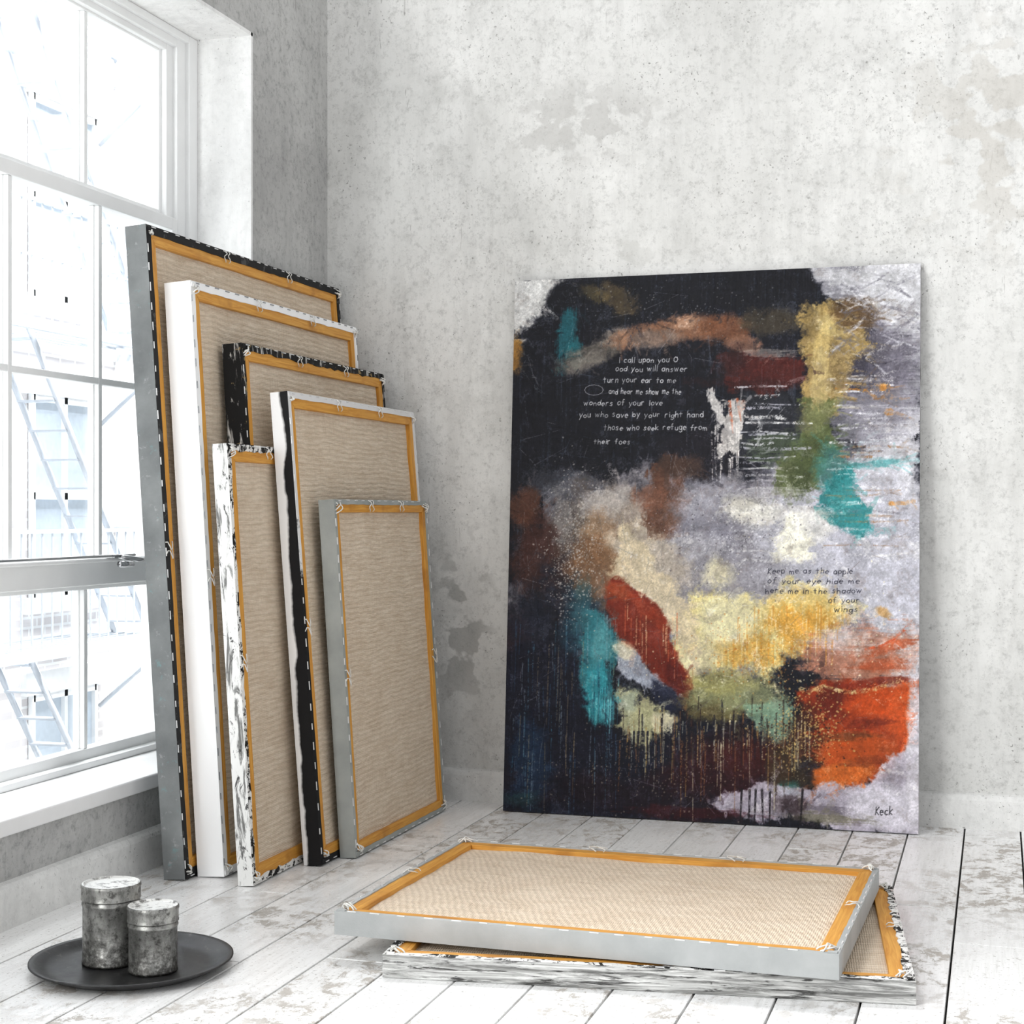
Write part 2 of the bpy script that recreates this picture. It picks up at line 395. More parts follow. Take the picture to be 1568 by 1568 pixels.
def brushwork(n,seed,x0=778,x1=1407,y0=410,y1=1275,lmin=8,lmax=34,wmin=1.5,wmax=7,a=.5,jit=14,ang=None):
    rr=random.Random(seed)
    for _ in range(n):
        x=rr.uniform(x0,x1); y=rr.uniform(y0,y1); cx,cy=to_c(x,y)
        ix,iy=int(min(max(cx,0),PW-1)),int(min(max(cy,0),PH-1))
        c=img[iy,ix]*255+rr.uniform(-jit,jit); th=(n2[iy,ix]*7 if ang is None else ang)+rr.gauss(0,.35); L=rr.uniform(lmin,lmax)
        bend=rr.uniform(-.35,.35)
        p1=(cx+L*.5*math.cos(th),cy+L*.5*math.sin(th)); p2=(p1[0]+L*.5*math.cos(th+bend),p1[1]+L*.5*math.sin(th+bend))
        stroke([(cx,cy),p1,p2],rr.uniform(wmin,wmax),tuple(np.clip(c,0,255)),a,1.2,False,.9,True)
# --- big masses
B(1160,860,290,160,(120,117,124),1,.3,.9,0,.2)
B(1130,880,200,110,(156,154,162),.8,.4,1,0,.4)
Poly([(1370,405),(1410,400),(1410,1280),(1370,1280),(1340,1000),(1320,800),(1345,600),(1330,480)],(212,211,217),1,14,20,.25)
B(1300,860,120,140,(186,186,197),.95,.4,.8,0,.3)
Poly([(1240,405),(1410,395),(1410,620),(1310,620),(1320,560),(1290,480),(1255,440)],(150,149,156),1,8,12,.25)
B(1375,450,50,70,(206,206,210),1,.4,.6,0,.3)
B(1300,425,60,14,(200,200,203),.8,.4,.8,10,.5,'h')
B(1340,570,50,90,(92,88,100),.9,.5,.8,0,.4,'h')
B(1322,545,20,60,(48,46,58),.8,.5,.9,0,.5,'v')
B(1330,640,60,40,(144,142,152),.7,.5,.8,0,.5,'h')
Poly([(770,420),(868,425),(842,440),(818,468),(800,505),(792,530),(770,530)],(222,222,220),1,6,10,.15)
B(783,545,12,30,(160,114,50),.9,.4,.7,0,.4)
# dark top
Poly([(848,452),(872,430),(905,426),(1248,406),(1258,440),(1300,462),(1240,486),(1180,480),(1100,470),(1040,484),(960,505),(900,540),(850,560),(800,560),(800,520),(820,480)],(15,16,23),1,6,10,.12)
Poly([(785,560),(800,510),(845,480),(880,560),(960,545),(1060,530),(1110,590),(1140,600),(1240,600),(1235,690),(1130,700),(1110,740),(1060,745),(1010,722),(960,745),(900,748),(870,760),(840,800),(775,830)],(16,17,25),1,12,22,.2)
B(1080,705,50,40,(24,22,30),.95,.35,.8)
B(1190,650,50,50,(40,42,48),.8,.4,.9)
# upper accents
B(866,520,14,42,(26,94,104),.85,.4,1,10,.4,'v')
B(880,548,10,20,(34,114,122),.7,.4,1,0,.4,'v')
B(905,450,34,14,(88,76,44),.6,.5,1,25,.6)
B(950,462,30,20,(108,90,58),.6,.5,1,40,.6)
B(925,540,66,16,(94,88,81),.9,.5,1,-22,.4)
B(900,560,30,12,(132,126,118),.6,.5,1,-20,.5)
B(945,520,24,12,(142,132,122),.7,.5,1,-20,.5)
B(1030,510,72,18,(142,100,74),.9,.45,1,-8,.4)
B(1000,524,44,14,(114,104,98),.7,.5,1,0,.5)
B(1055,498,28,12,(180,142,116),.8,.5,1,-6,.5)
B(1120,505,36,26,(112,70,46),.9,.5,1,10,.4)
B(1148,530,24,10,(168,120,94),.7,.5,1,10,.5)
B(1195,495,46,18,(66,58,44),.8,.5,1,0,.5)
Poly([(1105,545),(1160,540),(1235,556),(1240,598),(1180,604),(1120,598)],(80,26,20),.9,9,16,.4)
B(1150,592,60,12,(48,18,18),.8,.5,.9,4,.3)
B(1130,555,26,20,(36,20,22),.7,.5,.9,4,.4)
B(1190,545,40,7,(190,180,170),.5,.5,.9,4,.6,'h')
Poly([(1232,492),(1262,478),(1300,486),(1322,512),(1302,545),(1292,600),(1284,640),(1250,640),(1240,590),(1228,540)],(166,140,84),.95,8,18,.45)
B(1262,520,16,44,(198,174,114),.7,.4,.9,0,.5,'v')
B(1285,500,26,16,(192,172,116),.7,.4,.9,0,.5)
B(1245,505,14,26,(110,92,56),.7,.5,.9,0,.5)
B(1312,485,26,24,(84,62,38),.9,.5,.9,20,.4)
B(1262,590,14,50,(190,170,118),.8,.35,.8,3,.4,'v')
B(1290,560,16,40,(120,100,66),.6,.5,.9,0,.6,'v')
Poly([(1240,620),(1275,625),(1275,690),(1262,770),(1225,775),(1205,740),(1222,690)],(82,92,52),.95,9,18,.45)
B(1250,640,22,26,(118,120,80),.7,.4,.9,0,.4)
B(1190,690,45,25,(80,94,68),.7,.5,.9,0,.6,'h')
B(1235,735,18,30,(60,70,40),.7,.5,.9,0,.5)
B(1275,725,24,30,(60,118,112),.8,.5,.9,0,.4)
Poly([(1262,742),(1300,728),(1312,760),(1338,800),(1312,832),(1285,818),(1262,790)],(38,128,130),.95,7,14,.35)
B(1295,770,20,24,(66,150,150),.6,.4,.9,10,.4)
B(1340,716,40,6,(80,160,162),.8,.5,.7,-4,.4,'h')
# horizontal wiped strokes
rr=random.Random(4)
for i in range(34):
    y=600+i*8.0+rr.uniform(-4,4); x0=1140+rr.uniform(-12,34); x1=1225+rr.uniform(-40,24)
    stroke([(x0,y),((x0+x1)/2,y+rr.uniform(-3,3)),(x1,y+rr.uniform(-2,3))],rr.uniform(1.2,3.8),rr.choice([(222,222,222),(200,200,206),(170,170,180)]),.8 if i<14 else .45,1.2,False,.9)
for i in range(34):
    y=580+i*8.4+rr.uniform(-4,4); x0=1278+rr.uniform(-12,30); x1=1380+rr.uniform(-45,15)
    stroke([(x0,y),((x0+x1)/2,y+rr.uniform(-3,3)),(x1,y+rr.uniform(-2,3))],rr.uniform(1.2,3.4),rr.choice([(232,232,236),(228,226,222),(140,100,62),(100,98,110),(220,220,226)]),.75 if i<16 else .45,1.2,False,.9)
Poly([(1086,592),(1096,596),(1112,622),(1118,650),(1110,668),(1100,640),(1090,615)],(222,218,214),.85,3,8,.6,'v')
Poly([(1116,620),(1140,616),(1144,680),(1138,708),(1124,698),(1112,712),(1106,692),(1118,660)],(220,215,210),.85,3,9,.6,'v')
for i in range(14):
    x=rr.uniform(1096,1140); y0=rr.uniform(650,690); y1=rr.uniform(700,750)
    stroke([(x,y0),(x+rr.uniform(-1,2),(y0+y1)/2),(x+rr.uniform(-1,3),y1)],rr.uniform(.8,2.4),rr.choice([(228,224,220),(206,200,198)]),.75,1.2,True,.9)
stroke([(1124,620),(1130,668)],4,(186,86,48),.7,1.5,True,.7)
stroke([(1136,616),(1142,650)],3,(196,96,56),.6,1.5,True,.7)
for y in (590,600): stroke([(1284,y),(1362,y+rr.uniform(-4,6))],2.2,(180,118,44),.8,1.2,False,.7)
for (x,y) in [(1352,598),(1362,636),(1366,778)]: B(x,y,6,5,(206,134,48),.85,.5,.9,0,.4)
# mid masses
B(850,745,50,24,(70,72,80),.6,.5,1,0,.8)
B(900,762,60,22,(104,104,112),.75,.5,1,0,.6)
B(880,830,40,80,(84,76,72),.85,.5,1,0,.7)
B(858,900,26,50,(70,42,32),.7,.5,1,0,.6)
B(862,810,18,50,(146,142,140),.55,.5,1,0,.9)
B(950,800,54,56,(170,156,142),.9,.45,.9,-20,.4)
B(940,770,44,22,(188,182,178),.75,.5,.9,-20,.5)
B(930,830,44,38,(146,116,88),.85,.5,.9,-20,.4)
B(905,850,26,30,(112,80,58),.7,.5,.9,-20,.5)
B(975,840,40,30,(202,188,168),.8,.5,.9,-20,.5)
Poly([(985,765),(1010,735),(1035,705),(1065,715),(1060,750),(1055,790),(1040,825),(1010,830),(990,800)],(92,58,42),.95,9,16,.4)
B(1005,770,26,20,(136,92,72),.8,.5,.9,0,.5)
B(1050,722,30,20,(70,52,44),.9,.5,.9,0,.4)
B(1040,800,16,22,(120,88,72),.7,.5,.9,0,.5)
B(1095,800,56,56,(134,133,145),.85,.5,.9,0,.35)
B(1100,765,50,26,(168,167,176),.7,.5,.9,-20,.5)
B(1065,850,50,22,(182,180,186),.7,.5,.9,-10,.5)
B(1155,785,36,22,(218,214,200),.85,.5,.8,0,.4)
B(1170,760,70,8,(200,198,202),.6,.5,.8,0,.5,'h')
B(1210,790,60,10,(222,220,214),.7,.5,.8,0,.5,'h')
Poly([(1190,800),(1220,790),(1250,806),(1256,840),(1240,868),(1210,870),(1192,845)],(243,240,222),1,8,14,.25)
B(1255,812,30,22,(228,226,218),.7,.5,.8,0,.4)
B(1112,885,22,22,(234,226,190),.9,.45,.8,0,.3)
B(1005,865,56,44,(188,176,160),.9,.5,.9,35,.35)
B(820,850,36,60,(62,34,28),.9,.5,.9,0,.4)
B(800,790,22,30,(92,56,40),.8,.5,.9,0,.5)
B(795,980,26,50,(44,26,34),.7,.5,.9,0,.5)
B(840,950,60,80,(20,24,38),.9,.5,.9)
B(892,960,32,70,(26,54,70),.85,.5,.9)
B(920,880,40,50,(124,90,62),.85,.45,.9,-20,.4)
# yellow light
Poly([(1060,900),(1110,910),(1190,915),(1290,905),(1320,940),(1300,985),(1240,1000),(1190,1040),(1130,1055),(1080,1050),(1050,1000)],(228,213,148),1,16,24,.3)
B(1230,950,60,34,(226,196,120),.9,.45,.8,0,.3)
B(1240,965,50,34,(206,144,48),.75,.5,.9,0,.4,'v')
B(1150,1000,44,22,(208,152,58),.7,.5,.9,0,.5,'v')
B(1130,955,52,36,(240,233,190),.9,.45,.7,0,.25)
B(1085,1010,28,26,(236,227,184),.9,.45,.7,0,.25)
Poly([(955,815),(1000,845),(1030,890),(1068,930),(1080,1000),(1072,1045),(1050,1010),(1035,960),(1005,925),(975,905),(945,885)],(220,204,172),.95,7,12,.3)
# rust band
Poly([(938,888),(975,902),(1010,930),(1034,950),(1040,985),(1062,1015),(1076,1055),(1066,1090),(1040,1074),(1012,1038),(985,1008),(950,989),(938,940)],(118,38,22),1,4,8,.15)
B(960,915,22,18,(160,74,40),.7,.5,.8,30,.4)
B(1000,940,34,9,(158,58,30),.6,.4,.8,42,.4)
B(1045,1040,34,14,(82,22,18),.8,.35,.6,62,.2)
# teal
Poly([(903,935),(925,950),(945,985),(952,1010),(938,1050),(950,1085),(948,1112),(918,1120),(902,1080),(906,1010),(896,960)],(50,124,134),.95,7,12,.35,'v')
B(928,1000,18,50,(88,154,160),.7,.45,.8,6,.4,'v')
B(925,1070,18,44,(46,144,156),.9,.35,.8,6,.35,'v')
B(942,1092,12,24,(90,182,192),.8,.35,.8,0,.3,'v')
B(895,950,16,50,(48,88,98),.7,.5,.8,6,.5)
# pale-blue / cream below rust
Poly([(955,1000),(985,1008),(1012,1035),(1040,1062),(1060,1085),(1020,1075),(985,1050),(958,1030)],(164,170,184),.95,6,10,.3)
B(965,1000,16,12,(232,222,190),.8,.35,.8,30,.3)
Poly([(1005,1045),(1045,1050),(1078,1085),(1045,1092),(1015,1072)],(26,30,50),.95,6,9,.2)
Poly([(958,1060),(990,1070),(1025,1085),(1045,1100),(1035,1125),(1012,1120),(998,1148),(975,1140),(960,1105)],(188,186,142),.95,6,12,.3)
B(975,1080,20,30,(160,170,152),.8,.45,.8,0,.4)
B(1030,1110,20,12,(226,218,186),.85,.4,.8,0,.3)
B(1090,1078,44,28,(122,110,66),.85,.5,.9,0,.4)
B(1150,1070,60,26,(150,156,114),.8,.5,.9,0,.4)
Poly([(1150,1080),(1200,1070),(1225,1085),(1220,1120),(1195,1140),(1165,1132),(1152,1105)],(130,162,136),.95,7,12,.35)
B(1110,1050,46,16,(178,170,104),.7,.5,.9,0,.5)
# oranges at right
B(1330,1010,80,38,(192,128,100),.85,.5,.9,-6,.35,'h')
B(1290,985,70,16,(212,196,190),.7,.5,.9,0,.5,'h')
B(1345,1025,50,10,(176,76,40),.8,.5,.8,-8,.4,'h')
B(1360,1000,40,7,(186,82,44),.8,.5,.8,-20,.4,'h')
B(1355,945,14,8,(196,140,60),.7,.5,.9,30,.5)
Poly([(1240,1062),(1300,1052),(1360,1058),(1406,1045),(1404,1090),(1385,1140),(1365,1170),(1335,1196),(1262,1208),(1248,1190),(1268,1140),(1245,1110)],(158,56,22),1,6,12,.3)
B(1278,1085,42,26,(94,28,16),.95,.35,.9,0,.3)
B(1352,1080,44,18,(190,72,24),.95,.4,.8,-14,.35)
B(1382,1100,18,46,(200,82,34),.8,.4,.8,10,.4)
B(1310,1152,54,20,(186,80,30),.9,.45,.8,-8,.35)
B(1297,1190,44,16,(206,104,40),.95,.4,.8,-6,.35)
B(1300,1132,50,8,(84,50,28),.7,.5,.8,-6,.5,'h')
B(1340,1112,40,7,(110,36,20),.7,.5,.8,-10,.5,'h')
B(1345,1050,50,6,(126,38,20),.8,.5,.8,-8,.5,'h')
B(1330,1170,30,7,(124,56,28),.7,.5,.8,-8,.5,'h')
B(1245,1130,24,50,(66,34,26),.85,.5,.9,0,.5)
stroke([(1236,1060),(1250,1064),(1270,1056),(1290,1062),(1310,1066),(1345,1060),(1380,1046)],5,(206,178,124),.8,2,False,.9)
stroke([(1330,1000),(1350,996),(1370,985),(1395,960)],3,(190,76,40),.8,2,False,.8)
stroke([(1385,1050),(1398,1075),(1395,1120),(1380,1165)],4,(216,86,32),.8,2,False,.8)
# dark base
Poly([(770,1000),(820,985),(870,1000),(905,1030),(905,1110),(955,1120),(975,1150),(1000,1160),(1035,1132),(1090,1130),(1150,1138),(1200,1150),(1240,1160),(1245,1210),(1180,1225),(1120,1235),(1100,1280),(770,1260)],(16,18,33),1,10,16,.2)
B(990,1215,170,34,(24,14,24),.9,.4,.8)
B(1120,1180,90,44,(44,14,20),.95,.45,.8,0,.25)
B(1165,1165,60,26,(64,23,22),.8,.5,.8,0,.4)
B(815,1170,34,60,(22,46,72),.7,.5,.9,0,.5)
B(810,1225,40,14,(30,56,60),.7,.5,.9,0,.6)
B(1215,1185,28,36,(60,48,32),.85,.5,.9,0,.5)
B(1218,1215,16,18,(46,104,98),.8,.5,.9,0,.4)
Poly([(1112,1228),(1130,1215),(1195,1212),(1250,1222),(1262,1208),(1340,1196),(1410,1150),(1410,1285),(1320,1270),(1200,1262),(1150,1250)],(190,182,196),.95,6,12,.35)
B(1225,1235,26,16,(50,36,40),.9,.4,.9,0,.4)
B(1280,1240,50,8,(108,100,112),.8,.4,.8,0,.5,'h')
B(1370,1240,52,30,(212,208,218),1,.4,.7,0,.25)
B(1400,1150,12,100,(218,214,222),.95,.35,.8,0,.3)
B(1290,1256,60,7,(104,100,68),.6,.5,.8,0,.5,'h')
B(1060,1245,90,10,(54,14,20),.8,.5,.8,0,.4,'h')
# brushwork that drags neighbouring colours into each other
brushwork(1500,21,a=.42,wmax=9,lmax=44,jit=10)
brushwork(2600,22,a=.48,wmin=.8,wmax=3.5,lmin=6,lmax=26,jit=20)
brushwork(500,23,1270,1400,415,720,a=.5,wmin=1,wmax=4,lmin=14,lmax=50,jit=20,ang=0.0)
# ground texture: light grit in the darks, dark grit in the lights
lum=img.mean(-1)
put(np.clip((nd+ns*.5-.30)*4,0,1)*np.clip(1-lum*3,0,1)*.34,(84,88,98))
put(np.clip((nv+ns*.6-.36)*4,0,1)*np.clip(1-lum*3,0,1)*.30,(70,86,104))
put(np.clip((np.roll(nd,300,0)+ns*.5-.22)*3,0,1)*np.clip(lum*2.2-.5,0,1)*.32,(92,80,76))
put(np.clip((np.roll(nd,150,1)+ns*.5-.30)*3,0,1)*np.clip(lum*2.2-.5,0,1)*.34,(246,244,238))
# drips
rr=random.Random(9)
for i in range(70):
    x=rr.uniform(790,960); y=rr.uniform(940,1180); L=rr.uniform(20,120)
    stroke([(x,y),(x+rr.uniform(-2,2),y+L)],rr.uniform(.5,1.5),rr.choice([(60,120,140),(90,130,150),(50,90,120),(140,160,170),(150,130,90)]),.4,1,True,.9)
for i in range(105):
    x=rr.uniform(960,1255); y=1105+rr.uniform(-15,40); L=rr.uniform(10,140)*rr.uniform(.4,1)
    stroke([(x,y),(x+rr.uniform(-2,2),y+L)],rr.uniform(.5,2.2),rr.choice([(204,196,160),(170,140,76),(140,92,50),(184,188,168),(120,80,50)]),.52,1,True,.7)
for i in range(34):
    x=rr.uniform(960,1240); y=rr.uniform(1070,1130); L=rr.uniform(25,80)
    stroke([(x,y),(x+rr.uniform(-2,2),y+L)],rr.uniform(1.2,3.4),rr.choice([(22,20,32),(34,20,24),(40,32,30)]),.7,1,True,.6)
for i in range(50):
    x=rr.uniform(1130,1300); y=rr.uniform(930,990); L=rr.uniform(10,50)
    stroke([(x,y),(x,y+L)],rr.uniform(.8,2.6),rr.choice([(204,140,44),(236,224,180),(190,120,40)]),.5,1.2,True,.8)
for i in range(16):
    x=rr.uniform(955,1050); y=rr.uniform(905,960); stroke([(x,y+(x-955)*.4),(x,y+(x-955)*.4+rr.uniform(20,60))],1.2,rr.choice([(220,180,140),(196,96,60)]),.6,1,True,.4)
for x in (1150,1162,1171,1180,1192,1240): stroke([(x,1212),(x+rr.uniform(-3,3),1264)],3,(20,15,20),.9,1,True,.3)
for x in range(985,1010,5): stroke([(x+rr.uniform(-2,2),1125),(x,1150+rr.uniform(0,20))],3.0,(20,20,32),.9,1.2,True,.3)
for i in range(26):
    x=rr.uniform(912,960); y=rr.uniform(1030,1090); stroke([(x,y),(x-1,y+rr.uniform(20,60))],1.4,rr.choice([(24,80,100),(130,200,204),(20,40,60)]),.5,1,True,.7)
# scratches and splatter
for i in range(230):
    x=rr.uniform(785,1100); y=rr.uniform(440,1230); a=rr.gauss(0,.35)+rr.choice([0,0,1.57]); L=rr.uniform(6,60)
    stroke([(x,y),(x+L*.5*math.sin(a)+rr.uniform(-2,2),y+L*.5*math.cos(a)),(x+L*math.sin(a),y+L*math.cos(a))],.5,rr.choice([(110,114,124),(150,150,156),(70,84,100)]),.38,.7,True,.8)
for i in range(160):
    x=rr.uniform(1080,1400); y=rr.uniform(640,1260); a=rr.uniform(0,3.14); L=rr.uniform(5,26)
    stroke([(x,y),(x+L*math.sin(a),y+L*math.cos(a))],.6,rr.choice([(120,116,124),(246,244,244),(90,70,60)]),.35,.8,True,.8)
for i in range(60):
    a=i/60*1.9+2.6; cx,cy,r=905,545,112+rr.uniform(-12,8); x=cx+r*math.cos(a)*1.0; y=cy+r*math.sin(a)*.98
    stroke([(x,y),(x+rr.uniform(2,8),y+rr.uniform(-2,10)),(x+rr.uniform(6,18),y+rr.uniform(2,20))],rr.uniform(.5,2.0),rr.choice([(110,112,114),(70,76,80),(30,32,40),(20,20,26)]),.4,1,True,.9)
splat(840,930,740,960,900,(184,180,174),.2,.9,.6,1)
splat(960,1400,880,1130,320,(246,236,196),.25,.9,.6,2)
splat(820,1240,1120,1250,320,(160,150,130),.2,.9,.5,3)
splat(1180,1300,1060,1180,480,(200,170,106),.25,1.1,.7,4)
splat(1180,1300,1060,1180,300,(50,26,20),.25,1.2,.7,14)
splat(1080,1250,960,1060,240,(186,116,44),.25,1.1,.5,5)
splat(860,1250,430,520,160,(140,140,140),.2,.8,.5,6)
splat(1000,1300,760,900,300,(236,236,242),.2,.8,.5,7)
splat(1000,1300,700,900,260,(60,56,64),.2,.8,.5,17)
for i in range(110):
    x=rr.uniform(1262,1395); y=rr.uniform(418,560); a=rr.uniform(-1.2,1.2); L=rr.uniform(12,40)
    stroke([(x,y),(x+L*.6,y+L*math.sin(a)*.5),(x+L,y+L*math.sin(a))],rr.uniform(.8,4),rr.choice([(222,222,227),(110,108,118),(88,86,96),(200,200,206),(150,148,156)]),.4,1.5,False,.9)
# handwriting: single-stroke lettering (x right, y down, baseline 0, x-height .6, cap height 1)
def arc(cx,cy,rx,ry,a0,a1,n=7): return [(cx+rx*math.cos(math.radians(a0+(a1-a0)*i/n)),cy+ry*math.sin(math.radians(a0+(a1-a0)*i/n))) for i in range(n+1)]
FONT={'a':[arc(.27,-.3,.25,.3,-30,330),[(.52,-.6),(.52,0)]],'b':[[(.05,-1),(.05,0)],arc(.3,-.3,.25,.3,0,360)],'c':[arc(.3,-.3,.27,.3,-50,-310)],'d':[arc(.27,-.3,.25,.3,0,360),[(.52,-1),(.52,0)]],
'e':[[(.05,-.32),(.52,-.34)]+arc(.29,-.3,.25,.3,-10,-300)],'f':[[(.45,-.95),(.28,-1),(.2,-.8),(.2,0)],[(0,-.55),(.42,-.55)]],'g':[arc(.27,-.3,.25,.3,0,360),[(.52,-.6),(.52,.25),(.3,.42),(.05,.3)]],'h':[[(.05,-1),(.05,0)],[(.05,-.4),(.3,-.6),(.48,-.45),(.5,0)]],
'i':[[(.1,-.58),(.1,0)],[(.1,-.85),(.12,-.8)]],'k':[[(.05,-1),(.05,0)],[(.48,-.6),(.06,-.28),(.5,0)]],'l':[[(.1,-1),(.1,0)]],'m':[[(.05,-.6),(.05,0)],[(.05,-.4),(.22,-.6),(.35,-.45),(.35,0)],[(.35,-.4),(.55,-.6),(.68,-.45),(.7,0)]],
'n':[[(.05,-.6),(.05,0)],[(.05,-.4),(.3,-.6),(.48,-.45),(.5,0)]],'o':[arc(.28,-.3,.26,.3,0,360)],'p':[[(.05,-.6),(.05,.4)],arc(.3,-.3,.25,.3,0,360)],'r':[[(.05,-.6),(.05,0)],[(.05,-.4),(.25,-.6),(.42,-.55)]],
's':[[(.45,-.52),(.25,-.62),(.1,-.46),(.42,-.2),(.3,0),(.03,-.06)]],'t':[[(.22,-.95),(.22,0)],[(0,-.6),(.45,-.62)]],'u':[[(.05,-.6),(.08,-.1),(.28,0),(.48,-.15),(.5,-.6),(.5,0)]],'v':[[(0,-.6),(.25,0),(.5,-.6)]],
'w':[[(0,-.6),(.18,0),(.35,-.5),(.52,0),(.7,-.6)]],'y':[[(.02,-.6),(.25,-.05)],[(.52,-.6),(.1,.4)]],'I':[[(.15,-1),(.15,0)]],'O':[arc(.38,-.5,.36,.5,0,360)],'K':[[(.05,-1),(.05,0)],[(.5,-1),(.06,-.45),(.55,0)]]}
def write(txt,x0,x1,y,col,size,seed,a=.8,w=.45):
    r=random.Random(seed)
    wid=lambda c: .55 if c==' ' else (.9 if c in 'mwO' else (.3 if c in 'ilI' else .68))
    tot=sum(wid(c) for c in txt); kx=(x1-x0)/tot; x=x0
    for c in txt:
        if c!=' ':
            yo=r.uniform(-.9,.9); sy=size*r.uniform(.88,1.15); sl=r.uniform(-.02,.16)
            for pl in FONT[c]:
                stroke([(x+(px-py*sl)*kx*.92,y+yo+py*sy) for px,py in pl],w,col,a*r.uniform(.75,1.1),.7)
        x+=wid(c)*kx
for k,(tx,a,b,y) in enumerate([('I call upon you O',950,1045,559),('God you will answer',945,1060,573),('Turn your ear to me'.replace('T','t'),926,1042,590),('and hear me show me the',935,1050,608),('wonders of your love',895,1022,626),('you who save by your right hand',888,1086,644),('those who seek refuge from',928,1092,664),('their foes',912,972,686)]):
    tx=''.join(ch if ch in FONT or ch==' ' else ('o' if ch=='G' else 'n') for ch in tx)
    write(tx,a,b,y,(206,206,210),8.2,k,.85,.42)
cx,cy=911,602
stroke([(cx+15*math.cos(t/12*6.28),cy+8*math.sin(t/12*6.28)) for t in range(13)],.4,(180,180,186),.6,.7)
for k,(tx,a,b,y) in enumerate([('Keep me as the apple',1185,1312,885),('of your eye hide me',1185,1322,900),('here me in the shadow',1182,1325,915),('of your',1275,1322,929),('wings',1284,1320,943)]):
    write(tx,a,b,y,(36,36,50),8.0,k+20,.92,.5)
write('Keck',1345,1371,1249,(36,34,40),11,33,.9,.9)
img*= (1+.16*nf+.18*ns+.12*nd)[...,None]
img+= (.016*nv+.014*nh)[...,None]
img=np.clip(img,0,1)
imgl=np.where(img<=.04045,img/12.92,((img+.055)/1.055)**2.4)

def make_painting():
    W=1.345; T=.03; yb=5.10; yt=5.240; hz=1.787
    a=math.atan2(yt-yb,hz); H=math.hypot(hz,yt-yb)
    m=Matrix(((1,0,0,-1.580),(0,math.sin(a),-math.cos(a),yb+T*math.cos(a)),(0,math.cos(a),math.sin(a),.001),(0,0,0,1)))
    e=empty('abstract_painting',m)
    mb=MB(); mb.box(0,W,0,H,0,T-.0012,0)
    g=G('painting_edge'); o=g.obj(); a_=g.noise(o,6,6,.7)
    g.fin(g.mix(g.ramp(a_,.4,.6),lin((60,58,62)),lin((190,188,192))),.7)
    mb.build('canvas_body',[g.m],e,bevel=.002)
    xs=np.linspace(0,W,PW); ys=np.linspace(H,0,PH)
    co=np.zeros((PH,PW,3)); co[...,0]=xs[None,:]; co[...,1]=ys[:,None]; co[...,2]=T+.0009*nf+.0006*nv
    idx=np.arange(PH*PW).reshape(PH,PW)
    quads=np.stack([idx[1:,:-1],idx[1:,1:],idx[:-1,1:],idx[:-1,:-1]],-1).reshape(-1,4)
    me=bpy.data.meshes.new('painted_surface'); nq=len(quads)
    me.vertices.add(PH*PW); me.vertices.foreach_set('co',co.reshape(-1))
    me.loops.add(nq*4); me.loops.foreach_set('vertex_index',quads.reshape(-1).astype(np.int32))
    me.polygons.add(nq); me.polygons.foreach_set('loop_start',np.arange(0,nq*4,4,dtype=np.int32))
    me.update(calc_edges=True)
    at=me.color_attributes.new('paint','FLOAT_COLOR','POINT')
    c4=np.ones((PH*PW,4),dtype=np.float32); c4[:,:3]=imgl.reshape(-1,3); at.data.foreach_set('color',c4.reshape(-1))
    me.polygons.foreach_set('use_smooth',np.ones(nq,dtype=bool))
    ob=bpy.data.objects.new('painted_surface',me); scene.collection.objects.link(ob); ob.parent=e
    g=G('oil_paint'); at=g.n('ShaderNodeAttribute',attribute_name='paint').outputs['Color']; o=g.obj()
    nz=g.noise(o,180,3,.7)
    me.materials.append(g.fin(g.mix(g.ramp(nz,.5,.72,0,.10),at,lin((235,235,235)),'SOFT_LIGHT'),.55,0,g.bump(nz,.4,.0012),.2))
make_painting()

# ------------------------------------------------------------------ room
XL=-2.290; YB=5.273; XR=2.6; YF=-1.2; ZT=3.1
mb=MB(); mb.box(XL-.4,XR,YB,YB+.25,-.05,ZT); mb.build('wall_back',[M_wallb])
WIN=[(2.60,4.672),(-.30,1.772)]; Z0,Z1=.222,2.538
mb=MB(); tx0,tx1=XL-.38,XL
def wall_seg(a,b,z0,z1): mb.box(tx0,tx1,a,b,z0,z1)
wall_seg(YF,WIN[1][0],-.05,ZT); wall_seg(WIN[1][1],WIN[0][0],-.05,ZT); wall_seg(WIN[0][1],YB,-.05,ZT)
for a,b in WIN: wall_seg(a,b,-.05,Z0); wall_seg(a,b,Z1,ZT)
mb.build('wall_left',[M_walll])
mb=MB(); mb.box(XL-.02,XR,YF,YB,-.06,-.022,1)
k0=int((XL+.1)/.168)-2; x=-.100+.168*k0; r=random.Random(3)
while x<XR:
    x0=max(x+.0025,XL); x1=min(x+.168-.0025,XR)
    if x1>x0+.01:
        y=YF-r.uniform(0,1.5)
        while y<YB:
            L=r.uniform(1.2,2.3); a=max(y+.0018,YF); b=min(y+L-.0018,YB)
            if b>a+.02: mb.box(x0,x1,a,b,-.022,0,0)
            y+=L
    x+=.168
mb.build('floor',[M_floor,M_gap],bevel=.0015,segs=2)
P=[(0,0),(.024,0),(.024,.090),(.021,.099),(.014,.106),(0,.110)]
n=len(P)
mb=MB(); vs=[(XL+.018,YB-a,z) for a,z in P]+[(XR,YB-a,z) for a,z in P]
mb.add(vs,[(i,(i+1)%n,n+(i+1)%n,n+i) for i in range(n)]+[list(range(n))[::-1],list(range(n,2*n))]); mb.build('baseboard_back',[M_base])
mb=MB(); vs=[(XL+a,YF,z) for a,z in P]+[(XL+a,YB,z) for a,z in P]
mb.add(vs,[(i,n+i,n+(i+1)%n,(i+1)%n) for i in range(n)]+[list(range(n)),list(range(n,2*n))[::-1]]); mb.build('baseboard_left',[M_base])

